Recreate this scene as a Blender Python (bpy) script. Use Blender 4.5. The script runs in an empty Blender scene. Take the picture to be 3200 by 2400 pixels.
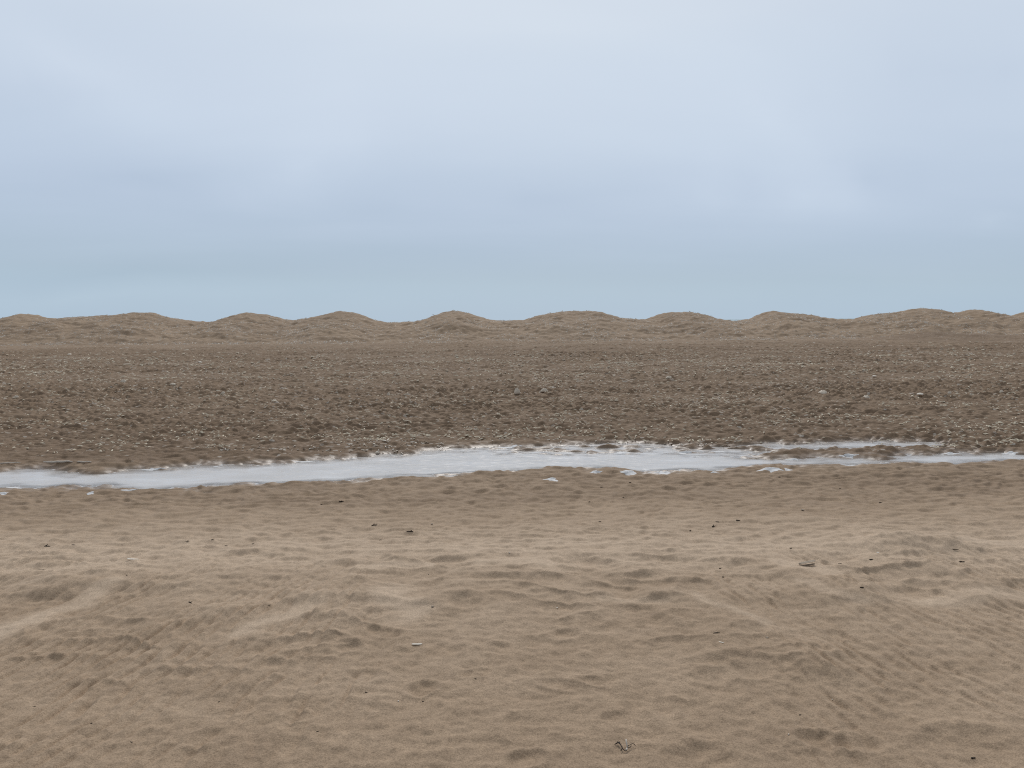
import bpy, math, random
import numpy as np
from mathutils import Vector, Matrix

rng = random.Random(7)
SC = bpy.context.scene
COL = SC.collection
sm = lambda a, b, v: (lambda t: t * t * (3 - 2 * t))(np.clip((v - a) / (b - a), 0.0, 1.0))

# ------------------------------------------------------------------ camera
CAM_H = 1.55
FOC = 2400.0                    # focal length in pixels of the 3200 px wide photograph
PITCH = math.atan(197.0 / FOC)
ROLL = 0.0079
Fv = np.array([0, math.cos(PITCH), -math.sin(PITCH)])
R0 = np.array([1.0, 0, 0])
U0 = np.array([0, math.sin(PITCH), math.cos(PITCH)])
Uv = U0 * math.cos(ROLL) + R0 * math.sin(ROLL)
Rv = R0 * math.cos(ROLL) - U0 * math.sin(ROLL)
cam = bpy.data.cameras.new('camera')
cam.sensor_width = 36.0
cam.lens = FOC / 3200 * 36.0
cam.clip_start = 0.05
cam.clip_end = 40000
co = bpy.data.objects.new('camera', cam)
COL.objects.link(co)
M = Matrix(((Rv[0], Uv[0], -Fv[0], 0), (Rv[1], Uv[1], -Fv[1], 0), (Rv[2], Uv[2], -Fv[2], CAM_H), (0, 0, 0, 1)))
co.matrix_world = M
SC.camera = co


def ray(px, py):
    return Fv * FOC + Rv * (px - 1600) - Uv * (py - 1200)


def on_plane(px, py, z):
    d = ray(px, py)
    t = (z - CAM_H) / d[2]
    return d[0] * t, d[1] * t


def on_depth(px, py, Y):
    d = ray(px, py)
    t = Y / d[1]
    return d[0] * t, CAM_H + d[2] * t


# ------------------------------------------------------------------ noise
def _h(ix, iy, seed):
    v = (ix.astype(np.int64) * 374761393 + iy.astype(np.int64) * 668265263 + seed * 974634777) & 0xFFFFFFFF
    v = ((v ^ (v >> 13)) * 1274126177) & 0xFFFFFFFF
    v = (v ^ (v >> 16)) & 0xFFFFFFFF
    v = (v * 2246822519) & 0xFFFFFFFF
    return (v ^ (v >> 15)) & 0xFFFFFFFF


_GA = np.stack([np.cos(np.arange(64) * math.tau / 64), np.sin(np.arange(64) * math.tau / 64)], 1)


def pn(x, y, seed=0):
    x0 = np.floor(x); y0 = np.floor(y)
    fx = x - x0; fy = y - y0
    u = fx * fx * fx * (fx * (fx * 6 - 15) + 10)
    v = fy * fy * fy * (fy * (fy * 6 - 15) + 10)

    def g(a, b):
        k = _GA[_h(x0 + a, y0 + b, seed) & 63]
        return k[..., 0] * (fx - a) + k[..., 1] * (fy - b)
    n0 = g(0, 0); n0 = n0 + u * (g(1, 0) - n0)
    n1 = g(0, 1); n1 = n1 + u * (g(1, 1) - n1)
    return (n0 + v * (n1 - n0)) * 1.5


def fbm(x, y, lam, octv, seed, gain=0.5):
    s = 0; a = 1.0
    for k in range(octv):
        s = s + a * pn(x / lam + 17.3 * k, y / lam - 9.1 * k, seed + k)
        a *= gain; lam *= 0.5
    return s


def clods(x, y, lam, seed, fill=0.8):
    """domed lumps of random size on a jittered lattice"""
    gx = np.floor(x / lam); gy = np.floor(y / lam)
    out = np.zeros_like(x)
    for a in (-1, 0, 1):
        for b in (-1, 0, 1):
            cx = gx + a; cy = gy + b
            h = _h(cx, cy, seed)
            jx = (h & 255) / 255.0; jy = ((h >> 8) & 255) / 255.0
            sz = ((h >> 16) & 255) / 255.0; an = ((h >> 24) & 255) / 255.0 * math.pi
            ox = x / lam - cx - jx; oy = y / lam - cy - jy
            ca = np.cos(an); sa = np.sin(an)
            r2 = ((ox * ca + oy * sa) / 0.85) ** 2 + ((-ox * sa + oy * ca) / 0.5) ** 2
            r = 0.45 + 0.55 * sz
            out = np.maximum(out, np.where(sz < fill, (0.3 + 0.7 * sz) * np.sqrt(np.maximum(0.0, 1 - r2 / (r * r))), 0))
    return out


# ------------------------------------------------------------------ terrain
ZW = -0.12                      # level of the water in the tidal pool


def curve(pts):
    w = sorted(on_plane(px, py, ZW) for px, py in pts)
    return np.array([p[0] for p in w]), np.array([p[1] for p in w])


NEAR = curve([(-500, 1545), (-200, 1535), (0, 1528), (60, 1529), (200, 1527), (330, 1522), (450, 1532), (520, 1533), (640, 1525),
              (700, 1521), (800, 1517), (900, 1515), (980, 1509), (1100, 1506), (1200, 1496), (1260, 1494), (1400, 1489),
              (1500, 1477), (1600, 1475), (1690, 1472), (1740, 1467), (1850, 1463), (1950, 1471), (2000, 1480), (2060, 1480),
              (2140, 1470), (2220, 1474), (2260, 1464), (2350, 1461), (2400, 1457), (2500, 1455), (2600, 1454), (2700, 1455),
              (2760, 1450), (2850, 1448), (2960, 1448), (3060, 1444), (3120, 1441), (3200, 1444), (3350, 1443), (3700, 1440)])
FAR = curve([(-500, 1480), (-200, 1476), (0, 1474), (60, 1466), (150, 1466), (200, 1475), (260, 1480), (330, 1475), (400, 1471),
             (500, 1468), (560, 1462), (600, 1453), (700, 1454), (800, 1451), (900, 1447), (980, 1440), (1080, 1436), (1200, 1420),
             (1260, 1424), (1340, 1410), (1400, 1405), (1500, 1402), (1560, 1395), (1620, 1404), (1680, 1397), (1760, 1394),
             (1850, 1391), (1950, 1388), (2030, 1391), (2140, 1397), (2200, 1402), (2300, 1402), (2360, 1395), (2430, 1389),
             (2480, 1392), (2560, 1388), (2650, 1386), (2770, 1382), (2900, 1384), (2980, 1388), (3060, 1396), (3200, 1403), (3700, 1410)])
STOP = curve([(2240, 1424), (2280, 1419), (2400, 1411), (2500, 1410), (2600, 1405), (2700, 1402), (2800, 1402), (2900, 1397), (3000, 1389), (3200, 1380), (3700, 1370)])
SBOT = curve([(2240, 1430), (2300, 1434), (2400, 1436), (2500, 1433), (2600, 1431), (2680, 1427), (2760, 1432), (2850, 1421), (2950, 1418), (3000, 1413), (3100, 1412), (3200, 1420), (3700, 1425)])
SX0 = STOP[0][0]


def pool_depth(x, y):
    """metres inside the water outline (positive) or outside it (negative)"""
    d = np.minimum(y - np.interp(x, *NEAR), np.interp(x, *FAR) - y)
    ds = np.minimum(np.interp(x, *STOP) - y, y - np.interp(x, *SBOT))   # inside the spit
    ds = np.where(x < SX0 - 0.8, -9.0, ds + 0.06 + 0.08 * pn(x / 0.5, y / 0.3, 35) - 0.35 * np.clip((SX0 + 0.9 - x) / 1.2, 0, 2))
    return np.minimum(d, np.where(ds > -0.6, -ds, 9.0))


# hummocks and hollows of the foreground: pixel centre of the crest, half width, height in metres
MOUNDS = [(330, 1822, 120, .045), (150, 1850, 110, .035), (80, 1755, 110, .02), (1090, 1766, 75, .03), (1275, 1764, 90, .04), (985, 1876, 120, .05),
          (1190, 1880, 70, .04), (1345, 1896, 90, .045), (1455, 1866, 60, .05), (1820, 1738, 110, .03), (2015, 1802, 75, .03), (1600, 1775, 110, .03),
          (2270, 1752, 95, .04), (2080, 1728, 120, .025), (2850, 1700, 200, .11), (2960, 1790, 100, .05), (2690, 1868, 110, .045),
          (2545, 1745, 60, .03), (3080, 1870, 120, .045), (2310, 1958, 75, .035), (2290, 2036, 80, .03), (2550, 2078, 70, .045), (1500, 1800, 90, .03),
          (1790, 1852, 90, .03), (2060, 1868, 110, .025), (560, 1905, 200, .03), (700, 1930, 90, .03), (740, 1790, 90, .02), (1010, 1935, 130, .02),
          (2560, 1838, 90, .02), (1350, 1740, 110, .02), (850, 1710, 150, .02), (520, 1740, 110, .02), (1640, 1860, 90, .028), (2400, 1860, 130, .025), (3150, 1770, 90, .02),
          (1190, 1800, 70, .02), (600, 1830, 90, .02), (900, 1800, 110, .02), (1100, 1830, 60, .02), (1720, 1800, 60, .02), (2180, 1820, 70, .025),
          (2450, 1790, 80, .02), (2800, 1770, 90, .03), (2620, 1930, 60, .018), (450, 1990, 60, .015), (1850, 1935, 80, .02), (1550, 1945, 60, .018),
          (40, 1975, 60, .025), (740, 2135, 90, .015), (780, 2010, 60, .015)]
PITS = [(1320, 2175, 42, .03), (2580, 2325, 62, .036), (2690, 2335, 55, .024), (3020, 2352, 120, .035), (2190, 2385, 95, .045), (1640, 2398, 45, .03), (2215, 2125, 50, .022),
        (1205, 2003, 40, .025), (935, 2258, 32, .02), (645, 2328, 45, .022), (1750, 2155, 40, .022), (1855, 2145, 28, .02), (1765, 2005, 40, .03),
        (1480, 2125, 34, .02), (850, 2108, 52, .022), (395, 1978, 45, .02), (2600, 2000, 36, .016), (1930, 2260, 50, .014), (2560, 2060, 30, .012), (1700, 2030, 50, .018), (1070, 2045, 36, .02), (2800, 2185, 40, .012),
        (2060, 1960, 40, .016), (1150, 2130, 40, .014), (1560, 2050, 44, .016), (2340, 2110, 50, .018), (200, 2290, 40, .012)]
MW = []
for px, py, w, a in MOUNDS:
    X, Y = on_plane(px, py, 0.03)
    MW.append((X, Y, w / FOC * math.hypot(Y, CAM_H), a, (X * 7.3) % 1.0))
PW = []
for px, py, w, a in PITS:
    X, Y = on_plane(px, py, 0.0)
    PW.append((X, Y, w / FOC * math.hypot(Y, CAM_H), a, (X * 5.1) % 1.0))


SWATHS = [(-60, 2010, 350, 1850, 52, .42), (1215, 1875, 1290, 1935, 60, .40), (780, 1990, 940, 1920, 42, .34), (1500, 1775, 1720, 1770, 34, .25),
          (1130, 1785, 1330, 1790, 24, .25), (2470, 1775, 2570, 1805, 46, .3), (2900, 1890, 3250, 1870, 46, .3), (2150, 1880, 2420, 1960, 22, .28), (3000, 1690, 3300, 1700, 44, .25),
          (2480, 1845, 2660, 1885, 26, .22), (60, 1790, 420, 1770, 34, .16), (1880, 1900, 2080, 1895, 20, .2)]
SWATHS = [(*on_plane(a, b, .01), *on_plane(c, d, .01), w / FOC * 4.6, s) for a, b, c, d, w, s in SWATHS]


def swath(x, y):
    """streaks of dry pale sand the wind has laid between the hummocks"""
    xm = x + .09 * pn(x / .3, y / .2, 221); ym = y + .09 * pn(x / .35, y / .2, 222)
    tot = np.zeros_like(xm)
    for xa, ya, xb, yb, w, st in SWATHS:
        ex, ey = xb - xa, yb - ya
        t = np.clip(((xm - xa) * ex + (ym - ya) * ey) / (ex * ex + ey * ey), 0, 1)
        d = np.hypot(xm - xa - t * ex, (ym - ya - t * ey) * 0.8) / w
        tot = np.maximum(tot, st * np.exp(-d ** 3))
    return tot


def height(x, y, full=False):
    x = np.asarray(x, float); y = np.asarray(y, float)
    r = np.hypot(x, y)
    # broad form: low rise in front, pool hollow, long flat climbing to a berm before the dunes
    z = 0.022 * (1 - sm(4.2, 5.6, y)) - 0.075 * sm(5.2, 7.6, y)
    z = z + 0.02 * fbm(x, y, 2.6, 2, 11) * (1 - sm(6, 7.5, y))
    up = np.clip((y - 10.0) / 35.0, 0, 1)
    berm = 46.0 + 2.0 * pn(x / 14, y * 0 + 3.3, 5)
    zf = -0.05 + 0.33 * up ** 1.15 + 0.08 * pn(x / 9, y / 6, 21) * sm(10, 18, y) + 0.05 * pn(x / 3, y / 1.6, 22) * sm(10, 15, y)
    zf = zf + 0.42 * np.exp(-((x - 25.5) / 3.6) ** 2 - ((y - 45.5) / 2.2) ** 2)
    zf = zf + 0.09 * pn(x / 3.5, y / 5, 23) * np.exp(-((y - 45) / 3.0) ** 2)
    zf = zf - 0.55 * sm(0, 6, y - berm)
    z = np.where(y > 7, z + (zf - z) * sm(8.0, 9.5, y), z)
    # pool
    pd = pool_depth(x, y)
    wob = -0.03 + 0.03 * sm(2.0, 3.2, x) - 0.05 * sm(5.2, 6.4, x) + 0.08 * pn(x / 0.8, y / 0.5, 31) + 0.09 * pn(x / 0.3, y / 0.25, 32)
    pdn = pd + wob
    inpool = sm(-0.8, 0.05, pdn)
    shal = np.exp(-((x - 1.3) / 2.0) ** 4) * np.exp(-((y - 9.85 - 0.03 * x) / 0.55) ** 2) + 0.3 * np.exp(-((x - 3.6) / 1.0) ** 2) * np.exp(-((y - 9.7) / 0.4) ** 2)
    deep = ZW - 0.004 - 0.16 * np.clip(pdn, -0.3, 0.45)
    flat = ZW - 0.014 + 0.050 * pn(x / 0.42, y / 0.15, 68) + 0.034 * pn(x / 0.17, y / 0.07, 69) + 0.034 * clods(x * .6, y, 0.28, 66, 0.5)
    deep = deep + (flat - deep) * np.clip(shal * 1.3, 0, 1) * sm(-0.25, 0.0, pdn)
    deep = deep + (0.03 * clods(x * .55, y, 0.34, 67, 0.35) + 0.010 * pn(x / 0.3, y / 0.09, 70)) * sm(0.5, 0.1, pdn)
    z = z + (deep - z) * inpool
    # roughness: lumps and prints
    rough = 0.10 + 0.24 * sm(4.7, 5.8, y) + 0.22 * sm(6.0, 7.2, y) + 0.44 * sm(8.3, 9.9, y)
    rough = rough * (1 - 0.35 * sm(33, 44, y)) * (1 - 0.75 * sm(-0.1, 0.25, pdn))
    farw = sm(8.4, 9.8, y)
    band = 0.75 + 0.5 * pn(x / 7, y / 2.2, 41) + 0.35 * np.exp(-((y - 17.0 - 0.4 * pn(x / 4, y * 0, 8)) / 1.2) ** 2)
    wx = x + 0.10 * pn(x / 0.5, y / 0.5, 51); wy = y + 0.10 * pn(x / 0.5, y / 0.5, 52)
    lum = 0.018 * clods(wx * .7, wy, 0.46, 61, 0.5) + 0.030 * clods(wx * .65 + 3.1, wy + 1.7, 0.24, 62, 0.7) + 0.036 * clods(wx * .75 + .7, wy + .3, 0.135, 63, .9) - 0.028

    def lean(l1, l2, seed, c):
        """noise relief whose faces turned to the viewer's side are the steep ones, as the wind left them"""
        f = pn(wx / l1, wy / l2, seed)
        return pn(wx / l1, (wy + c * l2 * f) / l2, seed)
    soft = 0.028 * lean(0.50, 0.24, 71, 0.30) + 0.040 * lean(0.24, 0.11, 72, 0.36) + 0.034 * lean(0.10, 0.065, 73, 0.3)
    farlum = 0.045 * clods(wx, wy, 0.75, 64, 0.6) * sm(17, 24, y)
    z = z + rough * (farw * band * (0.72 + 0.28 * sm(10, 14, y)) * (1.5 * lum + 0.95 * soft + farlum) + (1 - farw) * soft * 0.85)
    big = 0.025 * pn(x / 1.1, y / 0.8, 74) * farw * (1 - inpool)
    z = z + big
    # pocked small lumps on the near bank
    z = z + 0.016 * clods(x * .8, y, 0.5, 81, 0.5) * sm(5.4, 6.8, y) * (1 - farw) * (1 - 0.5 * inpool)
    # foreground hummocks, hollows, ripples
    nearw = 1 - sm(5.4, 6.4, y)
    m = nearw > 0
    if np.any(m):
        xs = x[m]; ys = y[m]
        wq = 0.07 * pn(xs / 0.35, ys / 0.3, 91); we = 0.05 * pn(xs / 0.3, ys / 0.25, 92)
        q = np.zeros_like(xs)
        for X, Y, w, a, k in MW:
            dx = (xs - X + wq) / w
            dy = ys - Y + we + (k - 0.5) * 0.5 * (xs - X) + 0.18 * w * dx * dx
            w = w * 1.2
            e = np.where(dy < 0, np.abs(dy / (0.055 + 0.17 * w)) ** 1.5, np.abs(dy / (0.20 + 0.7 * w)) ** 1.15)
            near = np.abs(dx) < 3
            q = q + np.where(near, a * 0.85 * np.exp(-dx * dx * 0.8 - e), 0)
        for X, Y, w, a, k in PW:
            dx = (xs - X + 0.4 * wq) / w; dy = (ys - Y + 0.4 * we + (k - .5) * 0.5 * (xs - X)) / (w * 0.75)
            rr = dx * dx + dy * dy
            q = q - a * 0.42 * np.exp(-rr ** 2.0) + a * 0.20 * np.exp(-((np.sqrt(rr) - 1.45) / 0.35) ** 2)
        mound = q; q = np.zeros_like(q)
        hum = fbm(xs + 2.2 * wq, ys, 0.55, 3, 95, 0.45)
        hum2 = fbm(xs + 2.2 * wq, ys + 0.10 * hum, 0.55, 3, 95, 0.5)
        q = q + 0.013 * hum2 * (0.45 + 0.8 * sm(3.3, 4.0, ys) * (1 - sm(4.6, 5.6, ys)))
        # old half filled prints
        q = q - 0.011 * clods(xs + wq, ys + we, 0.42, 97, 0.6) ** 2 * (0.35 + 0.65 * sm(-.2, .4, pn(xs / .9, ys / .9, 98)))
        fq = pn(xs / 0.18, ys / 0.10, 93)
        q = q + 0.012 * pn(xs / 0.18, (ys + .03 * fq) / 0.10, 93) * sm(3.6, 4.6, ys)
        ph = np.arctan2(xs, 12.0 - ys) * 8.7
        wr = 0.050 * pn(xs / 0.55, ys / 0.8, 101) + (0.024 + 0.030 * np.exp(-(xs / 0.9) ** 2)) * pn(xs / 0.14, ys / 0.30, 102)
        s = (ph + wr) / 0.074 * math.tau
        mask = np.clip(0.72 + 0.8 * pn(xs / 0.5, ys / 0.6, 103), 0, 1) * sm(0.45, 1.3, np.abs(xs - 0.15)) * (1 - sm(3.9, 4.9, ys + 0.25 * np.abs(xs) * -1))
        brk = 0.75 + 0.7 * pn(xs / 0.09, ys / 0.16, 104)
        q = q + np.where(xs < 0, 0.0095, 0.0066) * mask * np.clip(brk, 0, 1.3) * (np.sin(s) + 0.35 * np.sin(2 * s + 0.8))
        rid = (1 - np.minimum(1, np.abs(pn((xs + 1.5 * wq) / 0.40, (ys + 0.06 * hum + 0.3 * wq) / 0.24, 111)) * 2.1)) ** 2
        q = q + 0.018 * rid * sm(-.15, .35, pn(xs / 1.1, ys / .8, 112)) * (0.3 + 0.7 * sm(2.9, 3.7, ys)) * (1 - 0.6 * sm(4.8, 5.4, ys))
        cen = np.exp(-((xs - .15) / 1.25) ** 2) * (1 - sm(3.9, 4.5, ys))
        q = q + 0.0130 * cen * pn((xs + 0.5 * wq) / 0.085, (ys + 0.3 * we) / 0.19, 114) * sm(-.3, .3, pn(xs / .5, ys / .4, 115))
        q = q + 0.0052 * pn(xs / 0.07, ys / 0.055, 105) + 0.0016 * pn(xs / 0.022, ys / 0.022, 106)
        q = mound + q * (1 - np.minimum(0.85, 2.6 * swath(xs, ys)))
        z[m] = z[m] + nearw[m] * q
    # keep dry ground above the water outside the pool
    z = np.where(inpool < 0.5, np.maximum(z, ZW + 0.012 - 0.03 * inpool), z)
    if not full:
        return z
    return z, pdn, inpool


def ground_hit(px, py):
    d = ray(px, py)
    n = math.hypot(d[0], d[1])
    t = np.concatenate([np.arange(1.6, 12, 0.01), np.arange(12, 60, 0.03)]) / n
    zz = height(d[0] * t, d[1] * t)
    k = np.argmax(zz > CAM_H + d[2] * t)
    return d[0] * t[k], d[1] * t[k], float(zz[k]), float(t[k] * FOC / 1.0)


# ------------------------------------------------------------------ materials
def new_mat(name):
    m = bpy.data.materials.new(name); m.use_nodes = True
    nt = m.node_tree
    b = nt.nodes['Principled BSDF']
    return m, nt, b


def N(nt, t, **kw):
    n = nt.nodes.new(t)
    for k, v in kw.items():
        setattr(n, k, v)
    return n


def mathn(nt, op, a, b=None, clamp=False):
    n = N(nt, 'ShaderNodeMath', operation=op, use_clamp=clamp)
    for i, v in enumerate((a, b)):
        if v is None: continue
        if hasattr(v, 'is_output'): nt.links.new(v, n.inputs[i])
        else: n.inputs[i].default_value = v
    return n.outputs[0]


def mixc(nt, f, a, b, blend='MIX'):
    n = N(nt, 'ShaderNodeMix', data_type='RGBA', blend_type=blend)
    for i, v in ((0, f), (6, a), (7, b)):
        if hasattr(v, 'is_output'): nt.links.new(v, n.inputs[i])
        else: n.inputs[i].default_value = v if i == 0 else (*v, 1)
    return n.outputs[2]


def noise(nt, vec, scale, detail=3, rough=0.55, out='Fac', dist=0):
    n = N(nt, 'ShaderNodeTexNoise')
    n.inputs['Scale'].default_value = scale; n.inputs['Detail'].default_value = detail
    n.inputs['Roughness'].default_value = rough; n.inputs['Distortion'].default_value = dist
    nt.links.new(vec, n.inputs['Vector'])
    return n.outputs[out]


def rampn(nt, f, stops, interp='LINEAR'):
    n = N(nt, 'ShaderNodeValToRGB')
    n.color_ramp.interpolation = interp
    e = n.color_ramp.elements
    while len(e) < len(stops): e.new(0.5)
    for k, (p, c) in enumerate(stops):
        e[k].position = p; e[k].color = (*c, 1) if len(c) == 3 else c
    nt.links.new(f, n.inputs[0])
    return n.outputs[0]


def lin(r, g, b):
    f = lambda c: (c / 255 / 12.92) if c / 255 <= 0.04045 else ((c / 255 + 0.055) / 1.055) ** 2.4
    return (f(r), f(g), f(b))


def sand_material(name, dry, damp, wet, grit):
    m, nt, b = new_mat(name)
    tc = N(nt, 'ShaderNodeTexCoord'); P = tc.outputs['Object']
    at = N(nt, 'ShaderNodeAttribute', attribute_name='damp'); A = at.outputs['Fac']
    ag = N(nt, 'ShaderNodeAttribute', attribute_name='grit'); G = ag.outputs['Fac']
    n1 = noise(nt, P, 2.3, 4, 0.6)
    f = mathn(nt, 'ADD', A, mathn(nt, 'MULTIPLY', mathn(nt, 'SUBTRACT', n1, 0.5), 0.35), True)
    c = rampn(nt, f, [(0.0, dry), (0.5, damp), (1.0, wet)])
    gr = noise(nt, P, 170, 3, 0.75)
    c = mixc(nt, 0.9, c, rampn(nt, gr, [(0.28, (0.55, 0.53, 0.51)), (0.5, (1, 1, 1)), (0.72, (1.4, 1.41, 1.42))]), 'MULTIPLY')
    n2 = noise(nt, P, 24, 3, 0.6)
    c = mixc(nt, 0.8, c, rampn(nt, n2, [(0.3, (0.84, 0.84, 0.84)), (0.7, (1.14, 1.14, 1.14))]), 'MULTIPLY')
    # shell grit: small pale irregular specks
    mp = N(nt, 'ShaderNodeMapping'); mp.inputs['Scale'].default_value = (0.7, 1.5, 1)
    nt.links.new(P, mp.inputs[0])
    vo = N(nt, 'ShaderNodeTexVoronoi'); vo.inputs['Scale'].default_value = 16.0
    nt.links.new(mp.outputs[0], vo.inputs['Vector'])
    sx = N(nt, 'ShaderNodeSeparateColor'); nt.links.new(vo.outputs['Color'], sx.inputs[0])
    pick = mathn(nt, 'GREATER_THAN', mathn(nt, 'ADD', sx.outputs[0], mathn(nt, 'MULTIPLY', G, 0.34)), 1.0)
    spot = mathn(nt, 'LESS_THAN', vo.outputs['Distance'], mathn(nt, 'ADD', 0.16, mathn(nt, 'MULTIPLY', sx.outputs[1], 0.3)))
    c = mixc(nt, mathn(nt, 'MULTIPLY', mathn(nt, 'MULTIPLY', pick, spot), mathn(nt, 'ADD', 0.35, mathn(nt, 'MULTIPLY', sx.outputs[2], 0.5))), c, grit)
    ac = N(nt, 'ShaderNodeAttribute', attribute_name='crust').outputs['Fac']
    vo2 = N(nt, 'ShaderNodeTexVoronoi'); vo2.inputs['Scale'].default_value = 5.0
    ds = N(nt, 'ShaderNodeVectorMath', operation='ADD')
    nv = N(nt, 'ShaderNodeTexNoise'); nv.inputs['Scale'].default_value = 7.0; nv.inputs['Detail'].default_value = 3
    nt.links.new(P, nv.inputs['Vector'])
    sv = N(nt, 'ShaderNodeVectorMath', operation='SCALE'); sv.inputs['Scale'].default_value = 0.35
    nt.links.new(nv.outputs['Color'], sv.inputs[0]); nt.links.new(mp.outputs[0], ds.inputs[0]); nt.links.new(sv.outputs[0], ds.inputs[1])
    nt.links.new(ds.outputs[0], vo2.inputs['Vector'])
    s2 = N(nt, 'ShaderNodeSeparateColor'); nt.links.new(vo2.outputs['Color'], s2.inputs[0])
    pk2 = mathn(nt, 'GREATER_THAN', mathn(nt, 'ADD', s2.outputs[0], mathn(nt, 'MULTIPLY', ac, 0.38)), 1.0)
    sp2 = mathn(nt, 'LESS_THAN', vo2.outputs['Distance'], mathn(nt, 'ADD', 0.14, mathn(nt, 'MULTIPLY', s2.outputs[1], 0.3)))
    c = mixc(nt, mathn(nt, 'MULTIPLY', mathn(nt, 'MULTIPLY', pk2, sp2), mathn(nt, 'ADD', 0.2, mathn(nt, 'MULTIPLY', s2.outputs[2], 0.6))), c, grit)
    nt.links.new(c, b.inputs['Base Color'])
    wt = N(nt, 'ShaderNodeAttribute', attribute_name='wet').outputs['Fac']
    nt.links.new(mathn(nt, 'SUBTRACT', 0.93, mathn(nt, 'MULTIPLY', wt, 0.5)), b.inputs['Roughness'])
    nt.links.new(mathn(nt, 'ADD', 0.25, mathn(nt, 'MULTIPLY', wt, 0.35)), b.inputs['Specular IOR Level'])
    b1 = N(nt, 'ShaderNodeBump'); b1.inputs['Strength'].default_value = 0.55; b1.inputs['Distance'].default_value = 0.004
    nt.links.new(noise(nt, P, 130, 3, 0.7), b1.inputs['Height'])
    b2 = N(nt, 'ShaderNodeBump'); b2.inputs['Strength'].default_value = 0.5; b2.inputs['Distance'].default_value = 0.02
    nt.links.new(noise(nt, P, 22, 4, 0.65), b2.inputs['Height'])
    nt.links.new(b2.outputs[0], b1.inputs['Normal'])
    nt.links.new(mathn(nt, 'MULTIPLY', G, 0.5), b2.inputs['Strength'])
    nt.links.new(b1.outputs[0], b.inputs['Normal'])
    return m


DRY = (0.520, 0.394, 0.281); DAMP = (0.370, 0.267, 0.179); WET = (0.216, 0.148, 0.096)
MAT_SAND = sand_material('beach_sand', DRY, DAMP, WET, (0.52, 0.46, 0.39))


def simple(name, col, rough=0.8, var=0.3, scale=60, bump=0.3, spec=0.3):
    m, nt, b = new_mat(name)
    tc = N(nt, 'ShaderNodeTexCoord'); P = tc.outputs['Object']
    n = noise(nt, P, scale, 4, 0.6)
    c = mixc(nt, n, tuple(v * (1 - var) for v in col), tuple(min(1, v * (1 + var)) for v in col))
    nt.links.new(c, b.inputs['Base Color'])
    b.inputs['Roughness'].default_value = rough
    b.inputs['Specular IOR Level'].default_value = spec
    bu = N(nt, 'ShaderNodeBump'); bu.inputs['Strength'].default_value = bump; bu.inputs['Distance'].default_value = 0.003
    nt.links.new(noise(nt, P, scale * 2, 3), bu.inputs['Height']); nt.links.new(bu.outputs[0], b.inputs['Normal'])
    return m


MAT_SHELL = simple('pale_shell', (0.80, 0.73, 0.63), 0.75, 0.25, 90, 0.2, 0.2)
MAT_SHELL2 = simple('tan_shell', (0.40, 0.325, 0.25), 0.75, 0.3, 70, 0.2, 0.2)
MAT_LITTER = simple('shell_grit', (0.76, 0.64, 0.49), 0.9, 0.4, 2.5, 0.2)
MAT_STONE = simple('pale_pebble', (0.66, 0.57, 0.46), 0.8, 0.3, 30, 0.4)
MAT_WEED = simple('dried_seaweed', (0.028, 0.018, 0.012), 0.75, 0.5, 120, 0.5)
MAT_TWIG = simple('weathered_twig', (0.075, 0.055, 0.040), 0.85, 0.4, 150, 0.6)
MAT_WOOD = simple('bleached_wood', (0.60, 0.53, 0.45), 0.85, 0.25, 60, 0.6)
MAT_STRAW = simple('dry_straw', (0.58, 0.51, 0.43), 0.9, 0.3, 8, 0.1)
MAT_FOAM = simple('white_foam', (0.72, 0.71, 0.70), 0.7, 0.12, 120, 0.8)
MAT_BARK = simple('crab_brown', (0.10, 0.065, 0.04), 0.7, 0.4, 90, 0.5)


# ------------------------------------------------------------------ mesh helpers
def link_mesh(name, verts, faces, mat, parent=None, smooth=True):
    me = bpy.data.meshes.new(name)
    me.from_pydata([tuple(v) for v in verts], [], faces)
    me.update()
    if smooth:
        me.polygons.foreach_set('use_smooth', [True] * len(me.polygons))
    if mat: me.materials.append(mat)
    o = bpy.data.objects.new(name, me)
    COL.objects.link(o)
    if parent: o.parent = parent
    return o


def tag(o, label=None, cat=None, group=None, kind=None):
    if label: o['label'] = label
    if cat: o['category'] = cat
    if group: o['group'] = group
    if kind: o['kind'] = kind
    return o


def grid_mesh(name, X, Y, Z, wrap, mat, attrs):
    nr, nc = X.shape
    me = bpy.data.meshes.new(name)
    nv = nr * nc
    me.vertices.add(nv)
    cz = np.empty((nv, 3), np.float32)
    cz[:, 0] = X.ravel(); cz[:, 1] = Y.ravel(); cz[:, 2] = Z.ravel()
    me.vertices.foreach_set('co', cz.ravel())
    i = np.arange(nr - 1)[:, None]; j = np.arange(nc if wrap else nc - 1)[None, :]
    j2 = (j + 1) % nc
    q = np.stack([i * nc + j, i * nc + j2, (i + 1) * nc + j2, (i + 1) * nc + j], -1).reshape(-1, 4)
    a = cz[q[0]]
    if np.cross(a[1] - a[0], a[2] - a[0])[2] < 0: q = q[:, ::-1]
    nf = len(q)
    me.loops.add(nf * 4); me.polygons.add(nf)
    me.loops.foreach_set('vertex_index', np.ascontiguousarray(q).astype(np.int32).ravel())
    me.polygons.foreach_set('loop_start', (np.arange(nf) * 4).astype(np.int32))
    me.polygons.foreach_set('loop_total', np.full(nf, 4, np.int32))
    me.update(calc_edges=True)
    me.polygons.foreach_set('use_smooth', np.ones(nf, bool))
    for k, v in attrs.items():
        at = me.attributes.new(k, 'FLOAT', 'POINT')
        at.data.foreach_set('value', v.astype(np.float32).ravel())
    me.materials.append(mat)
    o = bpy.data.objects.new(name, me)
    COL.objects.link(o)
    return o


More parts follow.
